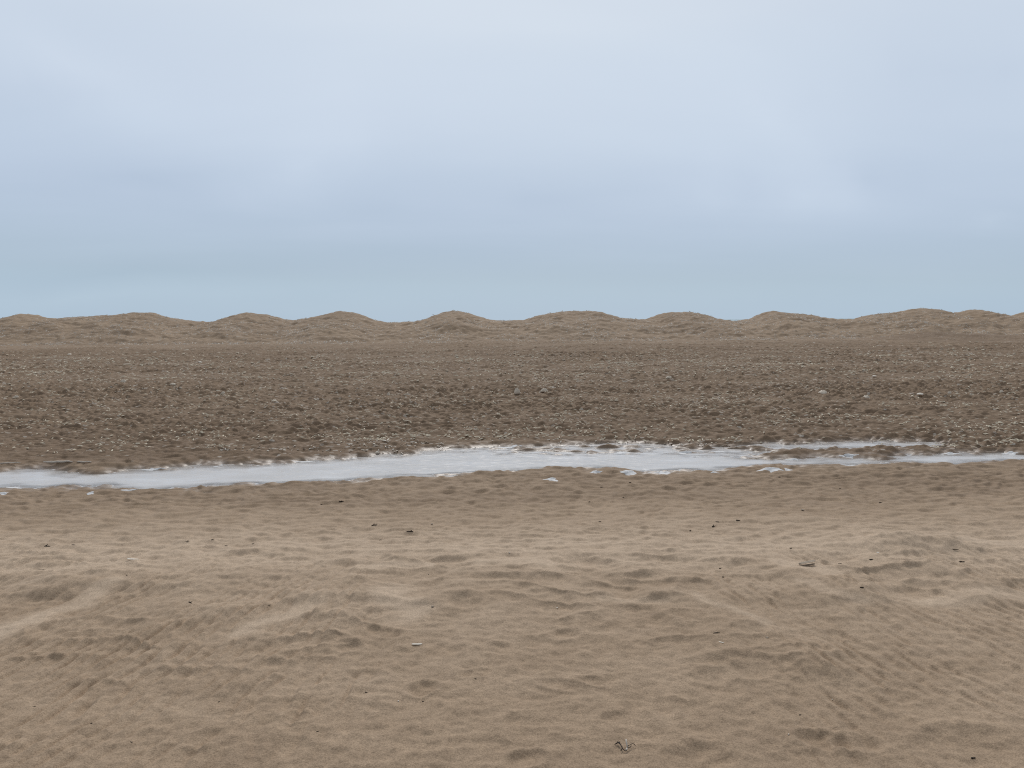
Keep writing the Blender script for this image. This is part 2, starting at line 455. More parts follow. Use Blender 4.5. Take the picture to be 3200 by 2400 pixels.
# ------------------------------------------------------------------ beach: one sheet, rings round the viewer's spot, finer where it is near
def build_beach():
    dense = np.radians(np.linspace(-41, 41, 1240))
    left = np.radians(np.linspace(41, 319, 90)[1:-1])
    ang = np.concatenate([dense, left])
    rr = [0.02, 0.5, 1.0, 1.4]
    r = 1.7
    while r < 70:
        rr.append(r)
        step = min(max(r * r / (768 * CAM_H) * 0.62, 0.0035), 0.024)
        if r > 12: step = min(0.024 + 0.002 * (r - 12), 0.05)
        if r > 48: step = 0.12
        r += step
    rr = np.array(rr)
    A, Rr = np.meshgrid(ang, rr)
    X = Rr * np.sin(A); Y = Rr * np.cos(A)
    Z = np.empty_like(X); PD = np.empty_like(X); IP = np.empty_like(X)
    for k in range(0, len(rr), 100):
        s = slice(k, k + 100)
        Z[s], PD[s], IP[s] = height(X[s], Y[s], True)
    # dampness: dry blown sand on the near rise, damp towards the pool, damp trampled ground beyond
    n = 0.5 * pn(X / 1.7, Y / 0.8, 201) + 0.3 * pn(X / 0.5, Y / 0.28, 202)
    damp = 0.43 + 0.10 * (1 - sm(2.2, 3.6, Y))
    damp = damp - 0.34 * np.exp(-((Y - 5.0 - 0.25 * n) / 0.75) ** 2)
    damp = damp + 0.26 * sm(5.6, 7.2, Y + 0.5 * n)
    damp = damp + 0.34 * sm(8.4, 9.4, Y)
    damp = damp + 0.16 * n
    damp = damp - 0.10 * sm(10, 14, Y) - 0.16 * sm(35, 47, Y + 3 * pn(X / 4, Y / 3, 241))
    damp = damp + 0.25 * sm(-0.25, 0.1, PD) + 0.22 * np.exp(-((X - 25.5) / 4.5) ** 2 - ((Y - 45.5) / 3.0) ** 2)
    m = Y < 6.5
    damp[m] = damp[m] - swath(X[m], Y[m])
    damp = damp + 0.07 * sm(0.0, 0.5, pn(X / .28, Y / .16, 231)) * (1 - sm(5, 6, Y))
    grit = sm(8.6, 10.0, Y) * np.clip(0.62 + 0.9 * pn(X / 4.5, Y / 2.0, 211) + 0.45 * pn(X / .9, Y / .6, 212), 0.05, 1.1) * (1 - 0.65 * sm(28, 38, Y))
    o = grid_mesh('beach', X, Y, Z, True, MAT_SAND, {'damp': np.clip(damp, 0, 1), 'grit': grit, 'crust': grit * sm(13, 22, Y), 'wet': sm(0.045, 0.004, Z - ZW) * (PD > -0.5)})
    tag(o, kind='structure')
    return o


build_beach()


# ------------------------------------------------------------------ dunes
CREST = [(0, 995), (55, 981), (110, 983), (140, 991), (190, 997), (300, 987), (345, 986), (380, 980), (420, 977), (470, 979), (520, 992), (580, 999),
         (640, 1007), (690, 1003), (720, 987), (760, 976), (800, 981), (840, 986), (905, 1002), (950, 995), (1010, 983), (1045, 974), (1065, 973),
         (1110, 978), (1150, 994), (1190, 1005), (1240, 1010), (1300, 1005), (1340, 994), (1380, 979), (1410, 973), (1440, 974), (1475, 983),
         (1530, 999), (1580, 1002), (1640, 1000), (1690, 984), (1740, 976), (1800, 970), (1850, 972), (1880, 976), (1915, 987), (1940, 994),
         (1985, 997), (2020, 999), (2045, 991), (2080, 978), (2120, 974), (2160, 976), (2195, 986), (2230, 997), (2270, 1003), (2310, 1002),
         (2350, 995), (2380, 983), (2400, 975), (2425, 972), (2470, 979), (2520, 982), (2550, 991), (2600, 998), (2650, 998), (2690, 986), (2750, 979),
         (2800, 976), (2840, 967), (2870, 964), (2920, 967), (2955, 981), (3000, 970), (3030, 967), (3060, 970), (3100, 984), (3130, 991), (3160, 986), (3200, 974)]
YC = 60.0
cx = []; cz = []
for px, py in CREST:
    a, b = on_depth(px, py, YC)
    cx.append(a); cz.append(b)
L = cx[-1] - cx[0]
cx = np.array(cx); cz = np.array(cz)
CX = np.concatenate([cx - L, cx[1:], cx[1:] + L]); CZ = np.concatenate([cz, cz[1:], cz[1:]])
_k = np.exp(-np.linspace(-2, 2, 7) ** 2); _k /= _k.sum()
_xs = np.arange(-120, 120, 0.1)
_zs = np.convolve(np.interp(_xs, CX, CZ), _k, 'same')
KNOLLS = []
for px, py, w, a in [(1700, 1003, 95, .5), (1985, 1000, 110, .35), (420, 1025, 120, .3), (1060, 1025, 130, .35), (1420, 1015, 100, .45), (2440, 1010, 110, .4),
                     (2865, 1025, 80, .25), (760, 1020, 90, .3), (2180, 1022, 90, .3), (90, 1022, 90, .3), (3060, 1025, 60, .22), (2740, 1000, 60, .35)]:
    X, _ = on_depth(px, py, 54.0)
    KNOLLS.append((X, 54.0 + 1.5 * math.sin(px), w / FOC * 54, a))


def dune_height(x, y):
    zc = np.interp(x, _xs, _zs)
    yc = YC + 1.6 * pn(x / 6, x * 0 + 1.7, 301)
    y0 = 47.5 + 1.0 * pn(x / 5, x * 0 + 7.7, 302)
    zc = CAM_H + (zc - CAM_H) * (yc / YC)
    foot = 0.10
    t = np.clip((y - y0) / (yc - y0), 0, 1)
    prof = 0.62 * t ** 1.25 + 0.38 * t * t * (3 - 2 * t)
    z = foot + (zc - foot) * prof
    kn = 0
    for X, Y, w, a in KNOLLS:
        kn = kn + a * np.exp(-((x - X) / w) ** 2 - ((y - Y) / np.where(y < Y, 2.2, 3.0)) ** 2)
    z = z + 0.95 * kn * np.clip((1 - t) * 2.2, 0, 1)
    back = np.clip((y - yc) / 9.0, 0, 1)
    z = z - (z + 1.0) * back * back * (3 - 2 * back)
    z = z - 0.9 * sm(0, 2.0, y0 - 0.8 - y)
    w = sm(0.05, 0.25, t) * (1 - 0.55 * sm(0.8, 1.0, t))
    z = z + (0.14 * pn(x / 2.1, y / 1.6, 311) * w + 0.08 * pn(x / 0.7, y / 0.6, 312) + 0.05 * pn(x / 0.3, y / 0.3, 313) + 0.06 * clods(x, y, 0.6, 314, 0.5)) * (0.35 + 0.65 * w)
    return z


def build_dunes():
    xs = np.concatenate([np.arange(-95, -48, 0.6), np.arange(-48, 48, 0.075), np.arange(48, 95, 0.6)])
    ys = np.concatenate([np.arange(44.0, 63.0, 0.10), np.arange(63.0, 74.0, 0.5)])
    X, Y = np.meshgrid(xs, ys)
    Z = dune_height(X, Y)
    n = pn(X / 5, Y / 4, 321) + 0.6 * pn(X / 1.3, Y / 1.0, 322)
    damp = np.clip(0.60 + 0.12 * n + 0.16 * (1 - sm(48, 51.5, Y + n)), 0, 1)
    grit = np.clip(0.55 + 0.55 * pn(X / 4, Y / 3, 331) + 0.35 * pn(X / 1.1, Y / 1.0, 332) + 0.5 * np.exp(-((Y - 48.6) / 1.2) ** 2), 0.05, 1.1)
    o = grid_mesh('dunes', X, Y, Z, False, MAT_SAND, {'damp': damp, 'grit': grit, 'crust': grit * 0.7})
    tag(o, kind='structure')


build_dunes()

# straw and strandline litter lying over the dune faces
def build_straw():
    V = []; Fc = []
    R = np.random.RandomState(5)
    n = 34000
    xs = R.uniform(-46, 46, n); ys = 47.6 + 13.5 * R.rand(n) ** 1.3
    dens = 0.22 + 1.1 * pn(xs / 3.2, ys / 2.6, 331) + 0.35 * sum(np.exp(-((xs - X) / w) ** 2 - ((ys - Y) / 3.0) ** 2) for X, Y, w, a in KNOLLS) + 0.4 * pn(xs / 0.9, ys / 0.8, 341) + 0.5 * np.exp(-((ys - 48.8) / 0.8) ** 2)
    keep = R.rand(n) < np.clip(dens, 0.03, 1)
    xs = xs[keep]; ys = ys[keep]; zs = dune_height(xs, ys)
    for x, y, z in zip(xs, ys, zs):
        l = R.uniform(0.06, 0.24); a = R.uniform(0, math.pi); e = R.uniform(-0.1, 0.45); w = R.uniform(0.012, 0.04)
        dx = math.cos(a) * math.cos(e) * l; dy = math.sin(a) * math.cos(e) * l; dz = abs(math.sin(e)) * l
        k = len(V)
        V += [(x - w, y, z - .005), (x + w, y, z - .005), (x + dx * .6 + w, y + dy * .6, z + dz * .7 + .012), (x + dx * .6 - w, y + dy * .6, z + dz * .7 + .012), (x + dx, y + dy, z + dz + .008)]
        Fc += [(k, k + 1, k + 2, k + 3), (k + 3, k + 2, k + 4)]
    o = link_mesh('straw_litter', V, Fc, MAT_STRAW)
    tag(o, 'pale dry straw and plant litter strewn over the dune faces', 'litter', kind='stuff')


build_straw()


# ------------------------------------------------------------------ water of the pool, and the sea behind the dunes
def water_material():
    m, nt, b = new_mat('pool_water')
    tc = N(nt, 'ShaderNodeTexCoord'); P = tc.outputs['Object']
    mp = N(nt, 'ShaderNodeMapping'); mp.inputs['Scale'].default_value = (0.8, 2.2, 1)
    nt.links.new(P, mp.inputs[0])
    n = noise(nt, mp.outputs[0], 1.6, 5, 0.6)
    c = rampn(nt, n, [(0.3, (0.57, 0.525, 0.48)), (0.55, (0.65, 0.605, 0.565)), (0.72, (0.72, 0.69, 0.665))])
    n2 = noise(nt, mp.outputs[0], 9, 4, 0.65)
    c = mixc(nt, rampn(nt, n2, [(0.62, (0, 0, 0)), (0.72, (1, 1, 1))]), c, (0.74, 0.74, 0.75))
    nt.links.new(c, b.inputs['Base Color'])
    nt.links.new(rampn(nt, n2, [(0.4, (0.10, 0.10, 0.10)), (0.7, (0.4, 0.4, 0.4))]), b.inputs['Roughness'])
    b.inputs['IOR'].default_value = 1.33
    dp = N(nt, 'ShaderNodeAttribute', attribute_name='depth').outputs['Fac']
    n3 = noise(nt, mp.outputs[0], 26, 3, 0.6)
    lipn = rampn(nt, mathn(nt, 'ADD', mathn(nt, 'MULTIPLY', dp, 90.0), mathn(nt, 'MULTIPLY', n3, -0.62)), [(0.0, (1, 1, 1)), (0.14, (0, 0, 0))])
    c = mixc(nt, mathn(nt, 'MULTIPLY', lipn, 0.6), c, (0.76, 0.73, 0.70))
    nt.links.new(c, b.inputs['Base Color'])
    tr = N(nt, 'ShaderNodeBsdfTransparent'); mx = N(nt, 'ShaderNodeMixShader')
    op = rampn(nt, dp, [(0.0, (0.30, 0.30, 0.30)), (0.012, (0.55, 0.55, 0.55)), (0.04, (0.97, 0.97, 0.97))])
    op = mathn(nt, 'MAXIMUM', op, mathn(nt, 'MULTIPLY', lipn, 0.85))
    nt.links.new(op, mx.inputs[0]); nt.links.new(tr.outputs[0], mx.inputs[1]); nt.links.new(b.outputs[0], mx.inputs[2])
    nt.links.new(mx.outputs[0], nt.nodes['Material Output'].inputs['Surface'])
    bu = N(nt, 'ShaderNodeBump'); bu.inputs['Strength'].default_value = 0.25; bu.inputs['Distance'].default_value = 0.01
    nt.links.new(noise(nt, mp.outputs[0], 14, 3), bu.inputs['Height']); nt.links.new(bu.outputs[0], b.inputs['Normal'])
    return m


def flat_sheet(name, x0, x1, y0, y1, z, nx, ny, mat):
    X, Y = np.meshgrid(np.linspace(x0, x1, nx), np.linspace(y0, y1, ny))
    o = grid_mesh(name, X, Y, X * 0 + z, False, mat, {})
    return tag(o, kind='structure')


X, Y = np.meshgrid(np.arange(-9, 12, 0.022), np.arange(6.6, 12.2, 0.03))
tag(grid_mesh('water', X, Y, X * 0 + ZW, False, water_material(), {'depth': np.clip(ZW - height(X, Y), 0, 1)}), kind='structure')
ms, nt, b = new_mat('sea_water')
b.inputs['Base Color'].default_value = (0.20, 0.30, 0.31, 1); b.inputs['Roughness'].default_value = 0.25; b.inputs['IOR'].default_value = 1.33
tc = N(nt, 'ShaderNodeTexCoord')
bu = N(nt, 'ShaderNodeBump'); bu.inputs['Strength'].default_value = 0.4; bu.inputs['Distance'].default_value = 0.4
nt.links.new(noise(nt, tc.outputs['Object'], 0.25, 4), bu.inputs['Height']); nt.links.new(bu.outputs[0], b.inputs['Normal'])
flat_sheet('sea', -14000, 14000, 71, 15000, -0.95, 30, 30, ms)


# ------------------------------------------------------------------ small things
def tube(pts, radii, seg=7, flat=1.0):
    V = []; Fc = []
    pts = [Vector(p) for p in pts]
    for i, p in enumerate(pts):
        d = (pts[min(i + 1, len(pts) - 1)] - pts[max(i - 1, 0)]).normalized()
        s = d.cross(Vector((0, 0, 1)))
        if s.length < 1e-4: s = Vector((1, 0, 0))
        s.normalize(); u = s.cross(d)
        for k in range(seg):
            a = math.tau * k / seg
            V.append(p + s * math.cos(a) * radii[i] + u * math.sin(a) * radii[i] * flat)
    for i in range(len(pts) - 1):
        for k in range(seg):
            k2 = (k + 1) % seg
            Fc.append((i * seg + k, i * seg + k2, (i + 1) * seg + k2, (i + 1) * seg + k))
    Fc.append(tuple(range(seg))[::-1]); Fc.append(tuple((len(pts) - 1) * seg + k for k in range(seg)))
    return V, Fc


def join(parts):
    V = []; Fc = []
    for v, f in parts:
        k = len(V); V += list(v); Fc += [tuple(i + k for i in q) for q in f]
    return V, Fc


def wob_line(p0, p1, n, amp, r):
    p0 = Vector(p0); p1 = Vector(p1)
    return [p0.lerp(p1, i / (n - 1)) + Vector((r.uniform(-amp, amp), r.uniform(-amp, amp), r.uniform(-amp, amp) * .6)) for i in range(n)]


def razor_valve(l, w, h, t=0.0016, bend=0.06, cup=1):
    """long narrow valve, arched across its width and slightly curved along its length"""
    nu, nv = 13, 7
    V = []
    for s in (0, 1):
        for i in range(nu):
            u = i / (nu - 1) * 2 - 1
            ww = w * 0.5 * (1 - abs(u) ** 8) ** 0.5 * (1 - 0.10 * u)
            for j in range(nv):
                v = j / (nv - 1) * 2 - 1
                hh = h * math.sqrt(max(0.0, 1 - v * v * .97)) * (1 - 0.25 * u * u)
                V.append((u * l / 2, v * ww + bend * l * (u * u - 0.4), hh - t * s))
    Fc = []
    o = nu * nv
    for i in range(nu - 1):
        for j in range(nv - 1):
            a = i * nv + j
            Fc.append((a, a + nv, a + nv + 1, a + 1)); Fc.append((o + a, o + a + 1, o + a + nv + 1, o + a + nv))
    ring = [i * nv for i in range(nu)] + [(nu - 1) * nv + j for j in range(1, nv)] + [i * nv + nv - 1 for i in range(nu - 2, -1, -1)] + [j for j in range(nv - 2, 0, -1)]
    for a, b2 in zip(ring, ring[1:] + ring[:1]):
        Fc.append((a, b2, o + b2, o + a))
    return V, Fc


def clam_valve(w, l, h, r, chip=0.0):
    na, nr_ = 22, 6
    V = []
    jag = [1 - chip * r.random() for _ in range(na)]
    for s in (0, 1):
        V.append((0, -l * 0.38, h * 0.75 - s * .002))
        for k in range(1, nr_ + 1):
            q = k / nr_
            for i in range(na):
                a = math.tau * i / na
                x = math.cos(a) * w / 2; y = math.sin(a) * l / 2
                y0 = -l * 0.38
                jj = 1 if k < nr_ else jag[i]
                px = x * q * jj; py = y0 + (y - y0) * q * jj
                rr = (px / (w / 2)) ** 2 + (py / (l / 2)) ** 2
                V.append((px, py, h * math.sqrt(max(0.02, 1.06 - min(1.04, rr))) + 0.0015 * math.cos(i * math.pi) * q * (w / 0.05) - s * 0.002))
    Fc = []
    o = 1 + na * nr_
    for s in (0, 1):
        b0 = s * o
        for i in range(na):
            i2 = (i + 1) % na
            Fc.append((b0, b0 + 1 + i, b0 + 1 + i2) if not s else (b0, b0 + 1 + i2, b0 + 1 + i))
            for k in range(nr_ - 1):
                a = b0 + 1 + k * na
                f = (a + i, a + na + i, a + na + i2, a + i2)
                Fc.append(f if not s else f[::-1])
    e = 1 + (nr_ - 1) * na
    for i in range(na):
        i2 = (i + 1) % na
        Fc.append((e + i, o + e + i, o + e + i2, e + i2))
    return V, Fc


def blob(w, l, h, r, seg=18, jag=0.3, lev=5, base=0.0):
    """irregular low lump with a ragged outline"""
    ph = [r.uniform(0, math.tau) for _ in range(5)]; am = [jag * r.uniform(.3, 1) / (1 + .6 * k) for k in range(5)]
    V = []; Fc = []
    for k in range(lev):
        q = k / (lev - 1)
        rad = math.cos(q * math.pi / 2 * 0.98); z = base + h * math.sin(q * math.pi / 2)
        for i in range(seg):
            a = math.tau * i / seg
            rr = rad * (1 + sum(am[m] * math.sin((m + 2) * a + ph[m]) for m in range(5)) * (1 - q * .5))
            V.append((math.cos(a) * w / 2 * rr, math.sin(a) * l / 2 * rr, z * (1 + 0.25 * math.sin(3 * a + ph[0]) * (q > 0))))
    for k in range(lev - 1):
        for i in range(seg):
            i2 = (i + 1) % seg
            Fc.append((k * seg + i, k * seg + i2, (k + 1) * seg + i2, (k + 1) * seg + i))
    Fc.append(tuple((lev - 1) * seg + i for i in range(seg)))
    Fc.append(tuple(range(seg))[::-1])
    return V, Fc


def empty(name, loc, rz=0):
    o = bpy.data.objects.new(name, None); COL.objects.link(o)
    o.empty_display_size = 0.02
    o.location = loc; o.rotation_euler = (0, 0, rz)
    return o


def spot(px, py, lift=0.0):
    x, y, z, _ = ground_hit(px, py)
    return (x, y, z + lift)


def pix(px, py):
    """metres covered by one photo pixel there"""
    x, y, z, _ = ground_hit(px, py)
    return math.hypot(y, CAM_H) / FOC


# the forked weed with a pale fragment, nearest thing to the viewer
def near_weed():
    p = spot(1955, 2352)
    s = pix(1955, 2352) / 18.43         # metres per pixel of the enlarged detail
    sy = s * 1.75                       # foreshortening on the ground
    root = empty('seaweed_sprig', p)
    tag(root, 'dark forked seaweed sprig with a pale stem fragment, nearest thing in the sand', 'seaweed')
    cxp, cyp = 1050, 780
    f = lambda q, z: ((q[0] - cxp) * s, -(q[1] - cyp) * sy, z * 0.001)
    main = [f(q, z) for q, z in [((560, 425), 5), ((640, 430), 9), ((740, 420), 12), ((800, 450), 12), ((840, 500), 11), ((880, 570), 9), ((905, 640), 10), ((890, 690), 9), ((950, 740), 8), ((1010, 800), 7), ((1060, 810), 6), ((1110, 770), 8), ((1180, 690), 10), ((1300, 655), 9), ((1370, 620), 11), ((1400, 545), 13), ((1450, 505), 13), ((1560, 505), 12), ((1640, 560), 7)]]
    rad = [1.0, 2.8, 3.2, 3.0, 2.2, 1.8, 2.6, 2.2, 1.7, 1.9, 1.3, 1.2, 1.6, 1.1, 1.1, 1.2, 1.5, 1.9, .7]
    v = join([tube(main, [q * .001 for q in rad], 7, .7)])
    link_mesh('stem', *v, MAT_WEED, root)
    for pts, rd in (([((740, 410), 10), ((735, 340), 12)], [.0018, .0008]), ([((760, 410), 11), ((860, 385), 12)], [.0024, .001]),
                    ([((885, 700), 8), ((840, 740), 7), ((795, 785), 5)], [.0016, .0016, .0013]), ([((1185, 670), 9), ((1200, 610), 12), ((1300, 580), 13), ((1400, 550), 13)], [.0013, .0016, .0012, .001])):
        link_mesh('side_shoot', *tube([f(*q) for q in pts], rd), MAT_WEED, root)
    o = link_mesh('pale_stem', *join([tube([f((1165, 660), 10), f((1155, 560), 20), f((1145, 480), 28)], [.0022, .0032, .0026], 7, .8),
                                      tube([f((1145, 700), 10), f((1075, 780), 8)], [.0030, .0036], 7, .8)]), MAT_WOOD, root)
    o['label'] = 'cream coloured broken stem piece'


near_weed()


# the long shell half buried in a little drift on the right
def buried_razor():
    x, y, z = spot(2525, 1768)
    s = pix(2525, 1768)
    root = empty('razor_shell', (x, y, z + .006), math.radians(14))
    tag(root, 'long pale razor shell half buried in a small sand drift, near the right hand hummocks', 'shell')
    V, Fc = razor_valve(58 * s, 0.026, 0.012)
    o = link_mesh('upper_valve', V, Fc, MAT_SHELL2, root); o.rotation_euler = (math.radians(-16), math.radians(-5), 0); o.location = (0, 0.004, 0.010)
    V, Fc = razor_valve(50 * s, 0.022, -0.006)
    o = link_mesh('lower_valve', V, Fc, MAT_SHELL2, root); o.rotation_euler = (math.radians(-4), math.radians(-2), 0); o.location = (-.004, -0.006, 0.004)


buried_razor()


def stick(name, px, py, length_px, rot, rad, mat, label, cat, seed, lift=0.0, branches=0, group=None, amp=0.06, pitch=0.0):
    r = random.Random(seed)
    s = pix(px, py); l = length_px * s * (1 if 'bleached' in name or 'drift' in name else .85)
    pts = wob_line((-l / 2, 0, 0), (l / 2, 0, pitch * l), 7, l * amp, r)
    parts = [tube(pts, [rad * q for q in (.5, .9, 1, .95, .9, .75, .4)], 7)]
    for k in range(branches):
        b0 = pts[r.randint(1, 4)]
        e = b0 + Vector((r.uniform(.12, .3) * l, r.choice((-1, 1)) * r.uniform(.12, .35) * l, r.uniform(.05, .35) * l))
        parts.append(tube(wob_line(b0, e, 4, l * amp * .5, r), [rad * .8, rad * .7, rad * .55, rad * .3], 6))
    o = link_mesh(name, *join(parts), mat)
    x, y, z = spot(px, py)
    o.location = (x, y, z + rad * .5 + lift); o.rotation_euler = (0, 0, math.radians(rot))
    tag(o, label, cat, group)
    return o


# pale driftwood at the far edge of the pool, left
stick('driftwood_stick', 182, 1449, 84, 6, .014, MAT_WOOD, 'long bleached driftwood stick lying along the far edge of the pool at left', 'driftwood', 1, .008, 0, None, .03)
stick('driftwood_stick', 262, 1447, 52, -2, .010, MAT_WOOD, 'shorter bleached stick just right of the long driftwood stick by the pool', 'driftwood', 2, .005, 0, None, .03)
stick('driftwood_stick', 28, 1449, 70, 2, .008, MAT_WOOD, 'thin bleached stick at the left edge of the picture, behind the pool', 'driftwood', 3, .004, 0, None, .03)
for i, (px, py, ln, rt, lab) in enumerate([
        (1890, 1328, 16, 60, 'forked pale twig standing out of the rough sand behind the middle of the pool'),
        (1830, 1324, 16, 110, 'pale twig with crooked branches, just left of the forked upright one'),
        (1792, 1366, 18, 25, 'curled pale twig near the far bank in the middle of the pool'),
        (1992, 1330, 16, 140, 'pale branched twig right of the forked upright twig in the rough sand'),
        (2302, 1386, 22, 15, 'pale crooked twig by the far bank where the pool narrows'),
        (2195, 1386, 22, 5, 'flat pale twig on the far bank, left of the crooked one'),
        (2580, 1330, 14, 20, 'small pale twig in rough sand behind the upper water channel at right')]):
    stick('bleached_twig', px, py, ln, rt, .0045, MAT_WOOD, lab, 'twig', 40 + i, .012, 2, 'pale twigs in the rough sand behind the pool', .08, .25)

# dark sticks and weed in the foreground sand
DARK = [(2980, 1717, 34, -14, .005, 'thin', 'dark thin stick poking from the side of the big right hand hummock'),
        (3005, 1757, 22, 0, .006, 'weed', 'short dark weed strip below the big right hand hummock'),
        (2723, 1750, 13, 0, .007, 'weed', 'small dark lump of weed between the razor shell and the right hummock'),
        (2840, 1750, 40, -8, .0025, 'thin', 'long thin brown reed lying across the right hummock'),
        (2625, 1762, 14, -3, .004, 'weed', 'tiny dark weed scrap right of the half buried razor shell'),
        (2472, 1716, 12, -4, .005, 'weed', 'tiny dark scrap left above the razor shell'),
        (2694, 1837, 16, -10, .006, 'weed', 'dark weed scrap on the crest of a sand drift at right'),
        (2260, 1807, 7, -25, .005, 'weed', 'tiny black speck of weed on smooth sand right of centre'),
        (2252, 1777, 14, 15, .004, 'thin', 'short brown stick in the hollow right of centre'),
        (2240, 1979, 30, 22, .004, 'thin', 'brown stick leaning on a small drift right of centre foreground'),
        (2306, 1627, 16, 8, .006, 'weed', 'flat black weed piece in the smooth sand, upper of the two right of centre'),
        (2231, 1646, 18, 10, .008, 'weed', 'curled black weed piece in the smooth sand, lower of the two right of centre'),
        (2240, 1632, 16, 0, .004, 'thin', 'thin brown scrap just above the curled black weed'),
        (1282, 1663, 24, -3, .007, 'weed', 'long black weed scrap in the middle of the smooth sand'),
        (1189, 1688, 11, 0, .004, 'weed', 'small thin dark scrap below left of the long black weed scrap'),
        (1066, 1568, 18, 8, .008, 'weed', 'two humped black weed clump between pool and smooth sand'),
        (1003, 1577, 12, 0, .006, 'weed', 'small black scrap left of the two humped weed clump'),
        (1170, 1643, 20, 18, .006, 'weed', 'dark weed draped on a small sand lump left of centre'),
        (1880, 1524, 11, -8, .006, 'weed', 'black scrap on damp sand below the middle of the pool'),
        (1969, 1509, 8, -20, .006, 'weed', 'black scrap closest to the near bank of the pool, right of centre'),
        (1948, 1555, 7, 0, .004, 'weed', 'tiny black speck on damp sand, right of centre'),
        (1842, 1539 + 30, 7, 10, .003, 'weed', 'faint dark speck on damp sand in the middle'),
        (148, 1708, 24, 0, .008, 'weed', 'dark tangled weed clump on the smooth sand at far left'),
        (230, 1704, 14, -10, .003, 'thin', 'faint thin stick right of the tangled weed at left'),
        (128, 1780, 32, 2, .003, 'thin', 'long thin pale brown reed lying on smooth sand at left'),
        (585, 1693, 18, 3, .004, 'weed', 'thin dark weed scrap, left one of the row on the smooth sand at left'),
        (707, 1707, 13, -15, .004, 'weed', 'thin dark weed scrap, middle one of the row on the smooth sand at left'),
        (792, 1700, 9, 3, .004, 'weed', 'thin dark weed scrap, right one of the row on the smooth sand at left'),
        (665, 1686, 11, 10, .003, 'weed', 'faint weed scrap just above the row at left'),
        (396, 1799, 6, 0, .005, 'weed', 'small black speck on the hummock face at left'),
        (594, 1884, 18, -35, .005, 'weed', 'bent dark weed scrap among the drifts left of centre'),
        (841, 1895, 12, 35, .003, 'thin', 'thin slanting dark stick left of the middle drifts'),
        (684, 2194, 6, 40, .003, 'weed', 'black speck in rippled sand, left foreground'),
        (286, 2262, 8, 0, .003, 'weed', 'black speck in rippled sand, lower left foreground'),
        (411, 2323, 11, -15, .0025, 'thin', 'tiny black stick in the rippled sand at lower left'),
        (107, 2209, 12, 8, .0022, 'thin', 'tiny black stick in the rippled sand at far left'),
        (993, 2290, 12, 30, .0022, 'thin', 'tiny black stick in the lower middle of the sand'),
        (1145, 2166, 8, -8, .003, 'weed', 'black speck left of the round footprint in the lower middle'),
        (1322, 2194, 7, 0, .003, 'weed', 'black speck on the rim of the round footprint'),
        (1486, 2125, 7, -10, .003, 'weed', 'black speck in a shallow hollow right of the round footprint'),
        (1339, 1798, 6, 80, .003, 'weed', 'tiny upright dark speck on the middle drifts'),
        (2501, 2235, 8, -5, .003, 'weed', 'dark speck in the sand at lower right'),
        (3041, 2373, 16, 5, .005, 'weed', 'black weed scrap in the footprint at the lower right corner'),
        (2436, 1493, 8, -20, .006, 'weed', 'black scrap below the foam patch on the right near bank'),
        (2752, 1571, 12, -10, .005, 'weed', 'dark scrap on damp sand at right, below the lower channel'),
        (2625, 1528, 8, 5, .004, 'weed', 'tiny dark scrap on damp sand at right'),
        (1600 + 275, 1350 + 280, 10, -20, .004, 'weed', 'small dark scrap on a sand lump in the middle distance')]
for i, (px, py, ln, rt, rd, k, lab) in enumerate(DARK):
    if k == 'thin':
        stick('dark_stick', px, py, ln, rt, rd * .6, MAT_TWIG, lab, 'stick', 100 + i, 0, 0, None, .03)
    else:
        stick('seaweed_scrap', px, py, ln, rt, rd * .58, MAT_WEED, lab, 'seaweed', 100 + i, 0, 1 if ln > 12 else 0, None, .07)


def place_shell(kind, px, py, size_px, rot, label, seed, mat=MAT_SHELL, tilt=0.15):
    r = random.Random(seed); s = pix(px, py)
    if kind == 'razor_shell': V, Fc = razor_valve(size_px * s, size_px * s * .22, size_px * s * .07)
    else: V, Fc = clam_valve(size_px * s, size_px * s * .85, size_px * s * .28, r, .35 if kind == 'shell_fragment' else .05)
    o = link_mesh(kind, V, Fc, mat)
    x, y, z = spot(px, py)
    o.location = (x, y, z + .002); o.rotation_euler = (r.uniform(-tilt, tilt), r.uniform(-tilt, tilt), math.radians(rot))
    return tag(o, label, 'shell')


place_shell('clam_shell', 1352, 1899, 9, 20, 'small cream round shell on the dark face of the middle drift', 1, MAT_SHELL2)
place_shell('shell_fragment', 2743, 1729, 9, 0, 'white shell fragment on top of the right hummock', 2)
place_shell('razor_shell', 1303, 2015, 32, 2, 'thin white broken shell lying flat in the rippled sand below centre', 3)
place_shell('razor_shell', 2254, 2010, 18, -48, 'narrow cream shell slanting into a small drift, right of centre', 4)
place_shell('shell_fragment', 2397, 1995, 9, -20, 'pale shell fragment in sand right of the narrow slanting shell', 5, MAT_SHELL2)
place_shell('shell_fragment', 1741, 1904, 6, 0, 'tiny pale shell speck on sand just right of centre', 6)
place_shell('shell_fragment', 1350, 1639, 7, 0, 'tiny cream shell in the smooth sand above the long black weed', 7, MAT_SHELL2)
place_shell('razor_shell', 415, 1749, 34, 8, 'long thin white shell on smooth sand at left', 8)
place_shell('shell_fragment', 1592, 1730, 6, 0, 'tiny white shell speck at the middle of the bright smooth sand', 9)
place_shell('shell_fragment', 2508, 1596, 13, 30, 'tan shell fragment on damp sand at right', 10, MAT_SHELL2)
place_shell('shell_fragment', 2157, 1660, 6, 0, 'small rust brown shell bit left of the curled black weed', 11, MAT_BARK)
place_shell('shell_fragment', 1245, 2193, 5, 0, 'tiny white shell speck left of the round footprint', 12)
place_shell('shell_fragment', 2601, 2192, 4, 0, 'tiny white shell speck in the lower right sand', 13)
place_shell('shell_fragment', 2464, 2299, 5, 0, 'tiny pale shell speck left of the double footprint', 14)
